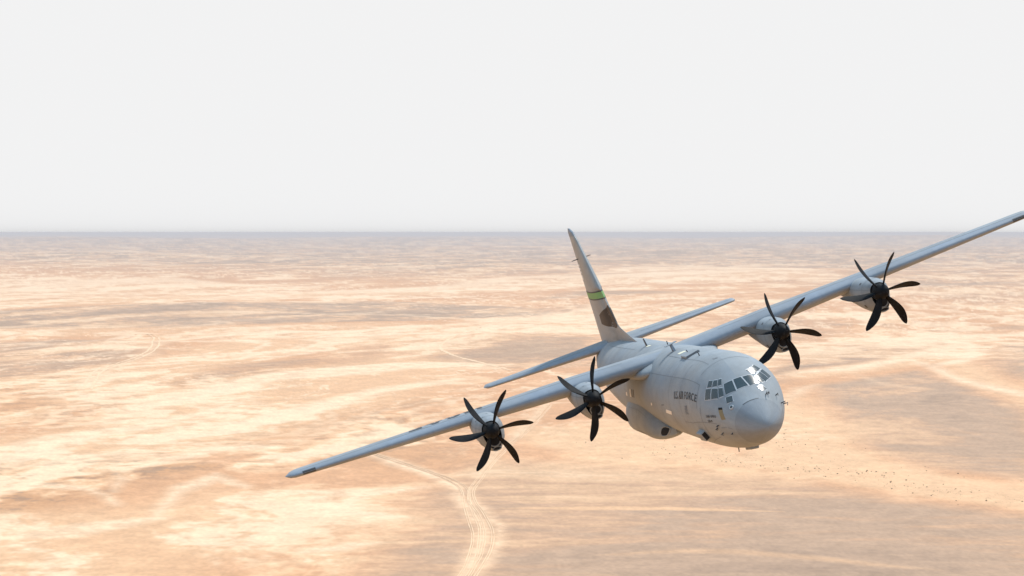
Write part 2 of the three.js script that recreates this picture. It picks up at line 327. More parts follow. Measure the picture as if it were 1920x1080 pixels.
// paint: matt grey with faint mottling, streaks and scuffs (colour only), in metres
function paintTexture(size, metres, tintAmount, streak) {
  const d = new Uint8Array(size * size * 4);
  const tn = (x, y, f) => { // noise that repeats over the tile
    const X = x * f, Y = y * f, xi = Math.floor(X), yi = Math.floor(Y); let fx = X - xi, fy = Y - yi; fx = fx * fx * (3 - 2 * fx); fy = fy * fy * (3 - 2 * fy);
    const P = (a, b) => PERM[(((b + f) % f) * 257 + ((a + f) % f) * 31 + f * 977) & 65535];
    return mix(mix(P(xi, yi), P(xi + 1, yi), fx), mix(P(xi, yi + 1), P(xi + 1, yi + 1), fx), fy);
  };
  for (let j = 0; j < size; j++) for (let i = 0; i < size; i++) {
    const x = i / size, y = j / size;
    let v = 0.4 * tn(x, y, 5) + 0.3 * tn(x, y, 13) + 0.2 * tn(x, y, 41) + 0.1 * tn(x, y, 128) - 0.5;
    v += streak * (tn(x, y * 0.999, 4) - 0.5) * (tn(x, y, 64) - 0.3);
    const k = 232 * (1 + tintAmount * v), w = tn(x, y, 7) - 0.5, o = (j * size + i) * 4;
    d[o] = Math.min(255, k * (1 + 0.035 * w)); d[o + 1] = Math.min(255, k); d[o + 2] = Math.min(255, k * (1 - 0.04 * w)); d[o + 3] = 255;
  }
  const t = new THREE.DataTexture(d, size, size); t.colorSpace = THREE.SRGBColorSpace; t.wrapS = t.wrapT = THREE.RepeatWrapping; t.magFilter = THREE.LinearFilter; t.minFilter = THREE.LinearFilter;
  t.repeat.set(1 / metres, 1 / metres); t.needsUpdate = true;
  return t;
}
const paintMap = paintTexture(512, 7.3, 0.20, 0.24), darkMap = paintTexture(256, 2.1, 0.25, 0.2);
const rgb = (r, g, b) => new THREE.Color().setRGB(r, g, b);
const std = (c, roughness = 0.55, more = {}) => new THREE.MeshStandardMaterial({ color: c, roughness, metalness: 0, side: THREE.DoubleSide, ...more });
const GREY = std(rgb(0.282, 0.315, 0.342), 0.74, { map: paintMap });
const EDGE = std(rgb(0.245, 0.285, 0.335), 0.6, { map: paintMap });
const RADOME = std(rgb(0.235, 0.265, 0.295), 0.75, { map: paintMap });
const PALE = std(rgb(0.285, 0.305, 0.315), 0.5, { map: paintMap });
const SEAM = std(rgb(0.155, 0.165, 0.178), 0.8);
const MARK = std(rgb(0.045, 0.048, 0.052), 0.6);
const BLACK = new THREE.MeshPhysicalMaterial({ color: rgb(0.008, 0.0085, 0.010), roughness: 0.65, specularIntensity: 0.2, map: darkMap, side: THREE.DoubleSide });
const HOLE = std(rgb(0.006, 0.006, 0.007), 0.9);
const STEEL = std(rgb(0.55, 0.55, 0.55), 0.35, { metalness: 0.8 });
const CREAM = std(rgb(0.72, 0.68, 0.50), 0.5);
const GLASS = new THREE.MeshPhysicalMaterial({ color: rgb(0.03, 0.034, 0.03), roughness: 0.16, metalness: 0, ior: 1.7, side: THREE.DoubleSide });

// ---- fuselage
const NOSE = 11.46;
// x, top, bottom, half width, height of the widest place
const SECT = [
  [11.46, -0.90, -0.90, 0, -0.90], [11.25, -0.52, -1.24, 0.40, -0.89], [10.85, -0.20, -1.47, 0.72, -0.84], [10.25, 0.16, -1.68, 1.04, -0.74],
  [9.7, 0.48, -1.83, 1.30, -0.60], [9.2, 0.80, -1.92, 1.51, -0.46], [8.5, 1.32, -2.02, 1.76, -0.27], [7.8, 1.72, -2.08, 1.95, -0.12],
  [7.0, 1.98, -2.12, 2.07, -0.03], [6.0, 2.11, -2.14, 2.14, 0], [5.0, 2.14, -2.15, 2.15, 0], [0, 2.14, -2.15, 2.15, 0], [-8, 2.14, -2.15, 2.15, 0],
  [-11, 2.14, -2.02, 2.15, 0.02], [-14, 2.14, -1.35, 2.08, 0.25], [-17, 2.12, -0.45, 1.86, 0.6], [-20, 2.05, 0.45, 1.35, 0.95], [-22.4, 1.9, 1.1, 0.75, 1.3], [-24.1, 1.7, 1.5, 0.06, 1.6],
];
const su = SECT.map((s) => Math.sqrt(NOSE - s[0]));
function sect(x) { // monotone cubic through the table, in the square root of the distance from the nose so that the nose is round
  const u = Math.sqrt(Math.max(0, NOSE - x)), n = SECT.length;
  let i = 0; while (i < n - 2 && u > su[i + 1]) i++;
  const h = su[i + 1] - su[i], t = Math.min(1, (u - su[i]) / h), out = [];
  for (let k = 1; k < 5; k++) {
    const sl = (a) => (SECT[a + 1][k] - SECT[a][k]) / (su[a + 1] - su[a]);
    const tan = (a) => { if (a === 0) return sl(0); if (a === n - 1) return sl(n - 2); const p = sl(a - 1), q = sl(a); return p * q <= 0 ? 0 : 2 * p * q / (p + q); };
    const m0 = tan(i), m1 = tan(i + 1), t2 = t * t, t3 = t2 * t;
    out.push((2 * t3 - 3 * t2 + 1) * SECT[i][k] + (t3 - 2 * t2 + t) * h * m0 + (-2 * t3 + 3 * t2) * SECT[i + 1][k] + (t3 - t2) * h * m1);
  }
  return out;
}
function fus(x, th, off = 0) { // th from the top towards the right-hand side
  const [top, bot, hw, ym] = sect(x), c = Math.cos(th), s = Math.sin(th);
  const y = ym + (c > 0 ? top - ym : ym - bot) * c, z = hw * s;
  if (!off) return [x, y, z];
  const e = 0.01, a = fus(x + e, th), b = fus(x - e, th), p = fus(x, th + e), q = fus(x, th - e);
  const n = new THREE.Vector3(a[0] - b[0], a[1] - b[1], a[2] - b[2]).cross(new THREE.Vector3(p[0] - q[0], p[1] - q[1], p[2] - q[2])).normalize();
  if (n.y * c + n.z * s < 0) n.negate();
  return [x + n.x * off, y + n.y * off, z + n.z * off];
}
const RAD_X = 10.2;
const shell = (x0, x1, nx) => grid(nx, 96, (u, v) => {
  const s0 = Math.sqrt(NOSE - x0), s1 = Math.sqrt(NOSE - x1), s = mix(s0, s1, u), x = NOSE - s * s, th = v * 2 * Math.PI;
  return [...fus(x, th), x, th * 2.1];
});
const fuselage = part('fuselage', shell(RAD_X, -24.1, 120), GREY);
part('radome', shell(NOSE, RAD_X, 30), RADOME);
// a patch lying on the fuselage, corners given as [x, angle] counter-clockwise from lower rear
function patch(corners, off, n = 8) {
  const [a, b, c, d] = corners; // lower rear, lower front, upper front, upper rear
  return grid(n, n, (u, v) => {
    const x = mix(mix(a[0], b[0], u), mix(d[0], c[0], u), v), th = mix(mix(a[1], b[1], u), mix(d[1], c[1], u), v);
    return [...fus(x, th, off), u, v];
  });
}
function slab(corners, off, n = 6) { // a patch with an edge that stands on the surface
  const [a, b, c, d] = corners;
  const P = (u, v, o) => fus(mix(mix(a[0], b[0], u), mix(d[0], c[0], u), v), mix(mix(a[1], b[1], u), mix(d[1], c[1], u), v), o);
  return [patch(corners, off, n), ...[[0, 0, 1, 0], [1, 0, 1, 1], [1, 1, 0, 1], [0, 1, 0, 0]].map(([u0, v0, u1, v1]) => grid(n, 1, (s, t) => P(mix(u0, u1, s), mix(v0, v1, s), t ? off : -0.005)))];
}
function ribbon(points, w, off = 0.006) { // thin seam along [x, angle] points
  const L = points.map(([x, th]) => new THREE.Vector3(...fus(x, th, off)));
  const out = [];
  for (let i = 0; i + 1 < points.length; i++) {
    const n = 14; const f = (t) => { const x = mix(points[i][0], points[i + 1][0], t), th = mix(points[i][1], points[i + 1][1], t); return [x, th]; };
    const dir = L[i + 1].clone().sub(L[i]).normalize();
    out.push(grid(n, 1, (u, v) => {
      const [x, th] = f(u), p = new THREE.Vector3(...fus(x, th, off)), q = new THREE.Vector3(...fus(x, th, off + 0.1)).sub(p).normalize();
      const side = dir.clone().cross(q).normalize();
      return p.addScaledVector(side, (v - 0.5) * w).toArray();
    }));
  }
  return out;
}

// ---- wing
const WING_X = -2.9, WING_Y = 1.68, DIHEDRAL = 0.04;
const thickness = (c) => 5 * (0.2969 * Math.sqrt(c) - 0.126 * c - 0.3516 * c * c + 0.2843 * c ** 3 - 0.1036 * c ** 4);
function surface(spec) { // -> point(span, chord fraction, side, offset); spec gives le [x, y], chord, thickness, incidence
  return (s, c, side, off = 0) => {
    const { x, y, ch, tc, inc } = spec(Math.abs(s)), t = thickness(c) * tc * ch * side + 0.025 * ch * (c * (1 - c)) * 1.6 + off * side;
    const dx = -c * ch, dy = t, ci = Math.cos(inc), si = Math.sin(inc);
    return [x + dx * ci - dy * si, y + dy * ci + dx * si, s];
  };
}
const wingAt = surface((s) => {
  const o = Math.max(0, (s - 5.2) / 15), tip = Math.max(0, (s - 19.55) / 0.65), k = Math.sqrt(Math.max(0.0004, 1 - tip * tip));
  const ch = mix(4.88, 2.55, Math.min(1.05, o)), x = WING_X + 0.42 * o;
  return { x: x - ch * 0.35 * (1 - k), y: WING_Y + DIHEDRAL * s, ch: ch * k, tc: mix(0.19, 0.135, o) * k ** 0.4, inc: mix(0.052, 0.0, o) };
});
// wraps from c0 on the upper side round the nose to c1 on the lower side, or from there to the trailing edge
function wingSkin(at_, s0, s1, cu, cl, front, ns = 40, nc = 26) {
  if (front) return grid(ns, nc, (u, v) => {
    const s = mix(s0, s1, u), w = v * 2 - 1, c = w < 0 ? cu * w * w : cl * w * w;
    const p = at_(s, c, w < 0 ? 1 : -1); return [...p, s, p[0]];
  });
  return [1, -1].map((side) => grid(ns, nc, (u, v) => {
    const s = mix(s0, s1, u), c = mix(side > 0 ? cu : cl, 1, v), p = at_(s, c, side); return [...p, s, p[0] + 3 * side];
  }));
}
const CU = 0.14, CL = 0.07;
for (const sgn of [1, -1]) {
  const wing = part('wing', wingSkin(wingAt, sgn * 0, sgn * 20.2, CU, CL, false, 80), GREY, plane, sgn > 0 ? 'right wing, the lower one' : 'left wing, the raised one running out of the picture');
  part('leading_edge', wingSkin(wingAt, sgn * 0, sgn * 20.2, CU, CL, true, 80), EDGE, wing);
  const seam = (c0, c1, s0, s1, side = 1) => grid(60, 1, (u, v) => wingAt(sgn * mix(s0, s1, u), mix(c0, c1, v), side, 0.006));
  part('panel_seam', seam(CU - 0.004, CU + 0.004, 2.6, 19.4), SEAM, wing); part('panel_seam', seam(0.24, 0.246, 4, 16), SEAM, wing);
  part('light_panel', [grid(16, 10, (u, v) => { const w = mix(-0.8, 0.75, v), c = 0.045 * w * w; return wingAt(sgn * mix(18.65, 19.3, u), c, w < 0 ? 1 : -1, 0.01); })], MARK, wing, 'dark panel at the leading edge near the wing tip');
}
// ---- wing root fairing on top of the fuselage
part('wing_fairing', grid(80, 56, (u, v) => {
  const x = mix(-2.0, -10.2, u), e = Math.pow(Math.sin(Math.PI * Math.pow(u, 0.66)), 0.6), th = v * 2 * Math.PI;
  const a = 1.1 + 1.25 * Math.pow(e, 0.8), b = 0.05 + 0.5 * e, cs = Math.cos(th), sn = Math.sin(th), q = 0.9;
  return [x, 1.36 - 0.04 * u + Math.sign(cs) * Math.abs(cs) ** q * b, Math.sign(sn) * Math.abs(sn) ** q * a, x, th * 2];
}), GREY);

// ---- tail
const finAt = (() => { // section at height y: leading and trailing edge
  const LE = [[1.9, -11.2], [2.14, -12.2], [2.5, -14.2], [2.85, -15.9], [3.2, -16.85], [4.0, -17.5], [8.3, -20.75], [8.8, -21.3], [9.02, -21.95], [9.06, -22.3]];
  const TE = [[1.9, -24.1], [3.5, -23.75], [8.3, -22.95], [8.8, -22.9], [9.06, -22.55]];
  const f = (T, y) => { let i = 0; while (i < T.length - 2 && y > T[i + 1][0]) i++; return mix(T[i][1], T[i + 1][1], Math.min(1, Math.max(0, (y - T[i][0]) / (T[i + 1][0] - T[i][0])))); };
  return (y, c, side, off = 0) => {
    const le = f(LE, y), te = f(TE, y), ch = le - te, body = Math.min(ch, mix(5.9, 2.2, (y - 3.3) / 5.7) + 0.1);
    // the dorsal fin ahead of the fin proper stays thin
    const k = ch - body, X = c * ch, t = k > 0.3 ? (X < k ? 0.09 * Math.sqrt(X / k) * Math.min(1, k / 1.5) : 0) : 0;
    const tt = thickness(k > 0.3 ? Math.max(0, (X - k) / body) : c) * 0.125 * Math.min(body, ch);
    return [le - X, y, side * (Math.max(t, tt, k > 0.3 && X >= k ? Math.max(0, 0.09 * (1 - (X - k) / 1.4)) * Math.min(1, k / 1.5) : 0) + off)];
  };
})();
const fin = part('fin', [grid(60, 70, (u, v) => { const y = mix(1.9, 9.06, u), w = v * 2 - 1, p = finAt(y, w * w, w < 0 ? 1 : -1); return [...p, p[0], y]; })], PALE);
function finPatch(y0, y1, off, c0 = 0, c1 = 1) { return grid(10, 60, (u, v) => { const w = v * 2 - 1, c = Math.abs(w) < 1e-6 ? 0 : mix(c0, c1, w * w), p = finAt(mix(y0, y1, u), c, w < 0 ? 1 : -1, off); if (off) p[0] += off * (1 - w * w); return p; }); }
const GREEN = std(rgb(0.17, 0.32, 0.11), 0.7);
part('fin_stripe', finPatch(4.68, 5.04, 0.012), GREEN, fin, 'green band round the fin');
part('stripe_border', finPatch(4.60, 4.68, 0.012), MARK, fin); part('stripe_border', finPatch(5.04, 5.12, 0.012), MARK, fin);
{ // dark six-sided badge: two faces meeting at the leading edge
  const BADGE = std(rgb(0.035, 0.022, 0.013), 0.6);
  part('fin_badge', [1, -1].map((side) => grid(30, 16, (u, v) => {
    const y = mix(2.85, 4.22, u), le = finAt(y, 0, 1)[0], ch = le - finAt(y, 1, 1)[0];
    const xl = y < 3.17 ? mix(-17.0, -19.5, (y - 2.85) / 0.32) : y < 3.7 ? -19.5 : mix(-19.5, le - 0.02, (y - 3.7) / 0.52), xr = y < 3.12 ? mix(-16.9, le, (y - 2.85) / 0.27) : le;
    const x = mix(xr, xl, v * v), p = finAt(y, Math.max(0, (le - x) / ch), side, 0.014); p[0] += 0.014 * (1 - v); return p;
  })), BADGE, fin, 'dark brown six-sided badge at the foot of the fin');
}
const CODE = std(rgb(0.62, 0.62, 0.62), 0.6);
for (const [y0, y1, c0, c1] of [[5.85, 6.15, 0.6, 0.8], [6.25, 6.37, 0.55, 0.83], [6.47, 6.59, 0.55, 0.83], [6.69, 6.81, 0.55, 0.83]]) part('tail_code', grid(2, 2, (u, v) => finAt(mix(y0, y1, u), mix(c0, c1, v), 1, 0.012)), CODE, fin);
for (const side of [1, -1]) {
  const p = finAt(7.15, 0.45, side, 0);
  const g = new THREE.CylinderGeometry(0.02, 0.035, 0.42, 8); g.rotateX(Math.PI / 2 * side); g.translate(p[0], p[1], p[2] + side * 0.2);
  part('antenna', g, MARK, fin);
}
part('tip_cap', grid(14, 40, (u, v) => { const w = v * 2 - 1, p = finAt(mix(8.55, 9.06, u), w * w, w < 0 ? 1 : -1, 0.008); return p; }), EDGE, fin);
const tailAt = surface((s) => {
  const o = s / 8.02, tip = Math.max(0, (s - 7.75) / 0.3), k = Math.sqrt(Math.max(0.0004, 1 - Math.min(1, tip * tip)));
  const ch = mix(4.3, 2.0, o), x = -18.7 - 1.85 * o;
  return { x: x - 0.35 * ch * (1 - k), y: 1.78, ch: ch * k, tc: mix(0.14, 0.115, o) * k ** 0.4, inc: -0.01 };
});
for (const sgn of [1, -1]) {
  const tail = part('tailplane', wingSkin(tailAt, 0, sgn * 8.05, 0.12, 0.08, false, 40), GREY, plane, sgn > 0 ? 'right half of the tailplane' : 'left half of the tailplane');
  part('leading_edge', wingSkin(tailAt, 0, sgn * 8.05, 0.12, 0.08, true, 40), EDGE, tail);
  part('panel_seam', [grid(40, 1, (u, v) => tailAt(sgn * mix(1.6, 7.6, u), mix(0.117, 0.125, v), 1, 0.006))], SEAM, tail);
}

// ---- engines and propellers
function bladeGeometry() {
  const R0 = 0.26, R1 = 2.06;
  return grid(40, 18, (u, v) => {
    const r = mix(R0, R1, u), t = u;
    const ch = 0.20 + 0.22 * Math.sin(Math.PI * Math.min(1, t * 0.95 + 0.02)) ** 0.9 - 0.0 * t, chord = ch * Math.sqrt(Math.max(0.02, 1 - Math.pow(t, 9)));
    const sweep = 0.07 * Math.sin(Math.PI * Math.min(1, t * 1.1)) - 0.17 * Math.pow(t, 3), beta = mix(1.38, 0.90, Math.pow(t, 0.75));
    const th = mix(0.36, 0.07, Math.min(1, t * 1.6)) * chord;
    const a = v * 2 * Math.PI, cx = Math.cos(a) * chord * 0.72, cy = Math.sin(a) * th / 2 * (1 + 0.35 * Math.cos(a));
    const tang = Math.cos(beta) * (cx + sweep) - Math.sin(beta) * cy + 0.3 * sweep, ax = Math.sin(beta) * (cx + sweep) + Math.cos(beta) * cy;
    return [ax, tang, -r, u * 2, v];
  });
}
const blade = bladeGeometry();
const spinnerShape = (() => {
  const pts = []; for (let i = 0; i <= 24; i++) { const t = i / 24; pts.push(new THREE.Vector2(0.405 * Math.pow(Math.sin(t * Math.PI / 2), 0.8), -0.95 * (1 - Math.cos(t * Math.PI / 2)))); }
  const g = new THREE.LatheGeometry(pts, 40); g.rotateZ(-Math.PI / 2); return g;
})();
const NAC = [[-0.95, 0.45, -0.98, 0.45], [-1.15, 0.56, -1.08, 0.58], [-1.8, 0.66, -1.12, 0.70], [-2.8, 0.68, -1.0, 0.72], [-4.2, 0.58, -0.78, 0.68], [-6.2, 0.42, -0.42, 0.55], [-7.8, 0.25, -0.05, 0.34], [-9.2, 0.1, 0.06, 0.03]];
function nacAt(x, th, off = 0, drop = 0.2) {
  let i = 0; while (i < NAC.length - 2 && x < NAC[i + 1][0]) i++;
  let t = (x - NAC[i][0]) / (NAC[i + 1][0] - NAC[i][0]); t = mix(t, t * t * (3 - 2 * t), 0.35);
  const [, top, bot, hw] = NAC[i].map((q, k) => mix(q, NAC[i + 1][k], t)), c = Math.cos(th), s = Math.sin(th), q = 0.86;
  const lower = c < 0, ym = -0.05, y = ym + ((lower ? ym - bot : top - ym) + off) * Math.sign(c) * Math.abs(c) ** q, taper = lower ? 1 - 0.28 * Math.abs(c) ** 2 : 1;
  return [x, y + drop * sstep(-2, -6, x), (hw + off) * Math.sign(s) * Math.abs(s) ** q * taper];
}
function nacelleGeometry() {
  return grid(60, 48, (u, v) => { const x = mix(NAC[0][0], NAC[NAC.length - 1][0], u), th = v * 2 * Math.PI; return [...nacAt(x, th), x, th * 0.7]; });
}
function disc(rx, ry, n = 32, bulge = 0) { const g = grid(6, n, (u, v) => [bulge * (1 - u * u), Math.cos(v * 2 * Math.PI) * ry * u, Math.sin(v * 2 * Math.PI) * rx * u]); return g; }
function ring(rx, ry, tube) { return grid(36, 10, (u, v) => { const a = u * 2 * Math.PI, b = v * 2 * Math.PI; return [Math.sin(b) * tube, Math.cos(a) * (ry + Math.cos(b) * tube), Math.sin(a) * (rx + Math.cos(b) * tube)]; }); }
const place = (g, x, y, z) => { g.translate(x, y, z); return g; };
const ENGINES = [ // x of the spinner tip, height of the shaft, half span, turn of the propeller, which one
  [0.55, 1.58, 10.16, -4.5, 'outer engine on the lower wing'], [-0.05, 1.30, 4.95, 13, 'inner engine on the lower wing'], [-0.05, 1.30, -4.95, 39.5, 'inner engine on the raised wing'], [0.55, 1.58, -10.16, -4.5, 'outer engine on the raised wing']];
for (const [ex, y, z, turn, which] of ENGINES) {
  const nac = part('nacelle', nacelleGeometry(), GREY, plane, 'grey nacelle of the ' + which);
  nac.position.set(ex, y, z);
  part('front_bulkhead', place(disc(0.40, 0.42), -0.955, -0.02, 0), PALE, nac);
  part('air_intake', [place(disc(0.25, 0.22), -0.93, -0.56, 0), place(grid(1, 32, (u, v) => [-u * 0.05, Math.cos(v * 6.2832) * 0.22, Math.sin(v * 6.2832) * 0.25]), -0.93, -0.56, 0)], HOLE, nac, 'dark oval air intake below the propeller hub');
  part('intake_lip', place(ring(0.27, 0.24, 0.035), -0.94, -0.56, 0), PALE, nac);
  part('oil_cooler_scoop', [place(disc(0.19, 0.07), -0.965, -0.93, 0)], HOLE, nac);
  part('scoop_lip', place(ring(0.21, 0.09, 0.028), -0.98, -0.93, 0), GREY, nac);
  const np = (x0, x1, t0, t1, n = 6) => grid(n, 4, (u, v) => nacAt(mix(x0, x1, u), mix(t0, t1, v), 0.008));
  for (const [x0, x1, t0, t1] of [[-2.1, -1.9, 0.55, 0.75], [-2.5, -2.42, -0.25, -0.15], [-1.7, -1.62, 0.1, 0.18]]) part('nacelle_marking', np(x0, x1, t0, t1), MARK, nac);
  for (const sd of [1, -1]) part('nacelle_vent', np(-1.95, -1.7, sd * 1.95, sd * 2.12), MARK, nac);
  for (const x of [-1.62, -3.0]) part('panel_seam', grid(48, 1, (u, v) => nacAt(x + 0.018 * v, mix(0, 2 * Math.PI, u), 0.006)), SEAM, nac);
  for (const t of [1.15, -1.15]) part('panel_seam', grid(30, 1, (u, v) => nacAt(mix(-1.0, -4.4, u), t + 0.025 * v, 0.006)), SEAM, nac);
  part('exhaust', place(ring(0.16, 0.2, 0.05), -7.9, 0.1, 0), HOLE, nac);
  const prop = new THREE.Group(); prop.name = 'propeller'; prop.position.set(ex, y, z); prop.rotation.x = turn * Math.PI / 180; prop.userData.label = 'black six-bladed propeller of the ' + which;
  plane.add(prop);
  part('spinner', spinnerShape, BLACK, prop);
  for (let k = 0; k < 6; k++) {
    const b = part('blade', blade, BLACK, prop);
    b.position.x = -0.6; b.rotation.x = k * Math.PI / 3;
  }
}

// ---- wheel fairings on the sides of the belly
const bulge = (sgn) => (u, th, off = 0) => {
  const x = mix(-0.9, -10.6, u), f1 = Math.min(1, u / 0.36), r1 = Math.min(1, (1 - u) / 0.25), e = Math.pow(1 - (1 - f1) ** 2, 0.62) * Math.pow(1 - (1 - r1) ** 2, 0.5), up = sstep(-0.1, 0.52, u) * Math.pow(1 - (1 - r1) ** 2, 0.5);
  const q = 0.78, c = Math.cos(th), s = Math.sin(th), top = mix(-1.42, -0.12, up), bot = mix(-1.7, -2.12, e), ym = (top + bot) / 2 - 0.1;
  const y = ym + (c > 0 ? top - ym : ym - bot) * Math.sign(c) * Math.abs(c) ** q, lean = c > 0 ? 1 - 0.22 * c : 1, p = [x, y, sgn * (1.55 + 0.93 * e * Math.sign(s) * Math.abs(s) ** q * lean)];
  if (!off) return p;
  const f = bulge(sgn), d = 0.004, P = (a, b) => new THREE.Vector3(...f(a, b)), n = P(u + d, th).sub(P(u - d, th)).cross(P(u, th + d).sub(P(u, th - d))).normalize();
  if (n.z * sgn * s + n.y * c < 0) n.negate();
  return [x + n.x * off, y + n.y * off, p[2] + n.z * off];
};
for (const sgn of [1, -1]) {
  const B = bulge(sgn), f = part('wheel_fairing', grid(80, 44, (u, v) => [...B(u, v * 2 * Math.PI), u * 10, v * 2 * Math.PI]), GREY, plane, sgn > 0 ? 'right wheel fairing bulging from the lower side' : 'left wheel fairing');
  const oval = (r, off, a, du = 0.032, dt = 0.40) => { const c = Math.cos(a), s = Math.sin(a); return B(0.066 + du * r * Math.sign(c) * Math.abs(c) ** 0.7 + 0.012 * r * s, 1.25 + dt * r * Math.sign(s) * Math.abs(s) ** 0.7, off); };
  part('lamp_recess', grid(3, 40, (u, v) => oval(u, 0.012, v * 2 * Math.PI)), HOLE, f, 'dark oval opening at the front of the wheel fairing');
  const bp = (u0, u1, t0, t1, m, nm, lab) => part(nm, grid(10, 6, (u, v) => [...B(mix(u0, u1, u), mix(t0, t1, v), 0.01), u, 1 - v]), m, f, lab);
  bp(0.50, 0.505, 0.35, 2.5, SEAM, 'panel_seam'); bp(0.30, 0.72, 1.0, 1.012, SEAM, 'panel_seam'); bp(0.40, 0.62, 2.02, 2.05, MARK, 'fairing_mark');
  part('recess_rim', grid(40, 6, (u, v) => oval(mix(1.0, 1.35, v), 0.012 + 0.03 * Math.sin(v * Math.PI), u * 2 * Math.PI)), PALE, f);
}

// ---- small things on the fuselage
const mirror = (c) => [[c[1][0], -c[1][1]], [c[0][0], -c[0][1]], [c[3][0], -c[3][1]], [c[2][0], -c[2][1]]];
const grow = (c, k) => { const mx = c.reduce((s, p) => s + p[0], 0) / 4, mt = c.reduce((s, p) => s + p[1], 0) / 4; return c.map(([x, t]) => [x + Math.sign(x - mx) * k, t + Math.sign(t - mt) * k * 0.75]); };
const PANES = [ // lower rear, lower front, upper front, upper rear as [x, angle]
  [[8.17, 0.745], [8.36, 0.665], [8.20, 0.525], [8.03, 0.592]], [[8.41, 0.64], [8.56, 0.555], [8.36, 0.432], [8.23, 0.508]], [[8.60, 0.52], [8.68, 0.442], [8.45, 0.335], [8.38, 0.405]],
  [[8.34, 1.035], [8.63, 0.935], [8.40, 0.705], [8.16, 0.79]], [[8.68, 0.915], [8.96, 0.78], [8.68, 0.582], [8.44, 0.69]], [[9.0, 0.735], [9.12, 0.61], [8.84, 0.475], [8.71, 0.555]],
  [[9.17, 0.545], [9.33, 0.225], [8.80, 0.145], [8.74, 0.385]], [[9.5, 0.735], [9.68, 0.545], [9.43, 0.428], [9.27, 0.605]],
];
const FRAME = std(rgb(0.40, 0.42, 0.44), 0.5);
function windowPart(c) {
  const w = part('cockpit_window', slab(grow(c, 0.028), 0.008, 8), FRAME);
  part('pane', slab(c, 0.016, 8), GLASS, w);
}
for (const c of PANES) { windowPart(c); windowPart(mirror(c)); }
windowPart([[9.30, 0.175], [9.30, -0.175], [8.79, -0.105], [8.79, 0.105]]);

function letterMap(w, h, draw) {
  const cv = document.createElement('canvas'); cv.width = w; cv.height = h;
  const c = cv.getContext('2d'); c.clearRect(0, 0, w, h); draw(c, w, h);
  const t = new THREE.CanvasTexture(cv); t.colorSpace = THREE.SRGBColorSpace; return t;
}
const INK = 'rgb(52,55,58)';
const print = (draw, w = 512, h = 128) => new THREE.MeshStandardMaterial({ map: letterMap(w, h, draw), transparent: true, roughness: 0.6, side: THREE.DoubleSide });
function fitText(c, text, x, y, w, h, weight = 'bold') { // text stretched to fill a box
  c.save(); c.font = weight + ' 100px sans-serif'; c.fillStyle = INK; c.textBaseline = 'alphabetic';
  const m = c.measureText(text); c.translate(x, y + h); c.scale(w / m.width, h / 73); c.fillText(text, 0, 0); c.restore();
}
part('lettering', patch([[4.05, 1.302], [7.76, 1.206], [7.72, 1.015], [4.02, 1.118]], 0.012, 24), print((c, w, h) => fitText(c, 'U.S. AIR FORCE', 6, 8, w - 12, h - 16), 1024, 128), fuselage, 'row of dark capital letters on the nose side');
part('lettering', patch([[8.40, 1.51], [9.16, 1.36], [9.14, 1.25], [8.42, 1.405]], 0.012, 8), print((c, w, h) => fitText(c, '146 URG', 4, 10, w - 8, h - 20), 256, 64), fuselage);
part('lettering', patch([[8.43, 1.625], [8.86, 1.55], [8.86, 1.47], [8.46, 1.535]], 0.012, 8), print((c, w, h) => fitText(c, '16A', 4, 8, w - 8, h - 16), 128, 64), fuselage);
part('lettering', patch([[5.98, 1.59], [6.66, 1.565], [6.70, 1.345], [6.12, 1.375]], 0.012, 10), print((c, w, h) => { c.fillStyle = 'rgb(96,108,120)'; for (let i = 0; i < 9; i++) { const y = 4 + i * 13, n = i === 0 || i === 8 ? 1 : 0.78; c.fillRect(i % 3 ? 10 : 2, y, (w - 14) * n, 8); } }, 64, 128), fuselage, 'small grey block of stencilled lines below the lettering');
// wing lettering, tops towards the leading edge
part('lettering', grid(40, 24, (u, v) => { const p = wingAt(mix(9.75, 13.9, u), mix(0.66, 0.165, v), 1, 0.012); return [...p, u, v]; }), print((c, w, h) => fitText(c, 'USAF', 6, 6, w - 12, h - 12), 512, 256), plane, 'large dark letters across the top of the right wing');

const OLIVE = std(rgb(0.20, 0.155, 0.075), 0.6), WHITE = std(rgb(0.70, 0.66, 0.60), 0.55);
const recess = part('step_recess', slab([[9.47, 1.355], [9.70, 1.275], [9.37, 0.945], [9.18, 1.02]], 0.007), OLIVE, fuselage, 'tall olive recess below the side windows');
part('step_recess', slab([[9.225, 1.065], [9.425, 0.995], [9.365, 0.935], [9.17, 1.01]], 0.011), HOLE, fuselage);
part('placard', slab([[1.38, 1.688], [2.58, 1.698], [2.84, 1.608], [1.66, 1.602]], 0.008), WHITE, fuselage, 'pale rectangular plate on the lower side');
for (const k of [0, 1]) part('door_slit', slab([[-6.7 + k * 0.42, 1.55], [-6.5 + k * 0.42, 1.55], [-6.2 + k * 0.42, 1.35], [-6.4 + k * 0.42, 1.35]], 0.01), MARK, fuselage);
part('placard', slab([[-8.3, 1.56], [-8.0, 1.56], [-7.9, 1.465], [-8.15, 1.468]], 0.008), WHITE, fuselage);
part('placard', slab([[-1.95, 1.62], [-1.7, 1.61], [-1.6, 1.545], [-1.78, 1.55]], 0.008), WHITE, fuselage);
part('placard', slab([[-7.15, 1.56], [-6.95, 1.56], [-6.75, 1.36], [-6.9, 1.36]], 0.008), WHITE, fuselage);
part('fuselage_mark', slab([[0.85, 1.532], [1.45, 1.51], [1.48, 1.495], [0.88, 1.515]], 0.008), MARK, fuselage);
part('fuselage_mark', slab([[-9.6, 1.27], [-9.0, 1.26], [-8.98, 1.245], [-9.58, 1.255]], 0.008), MARK, fuselage);
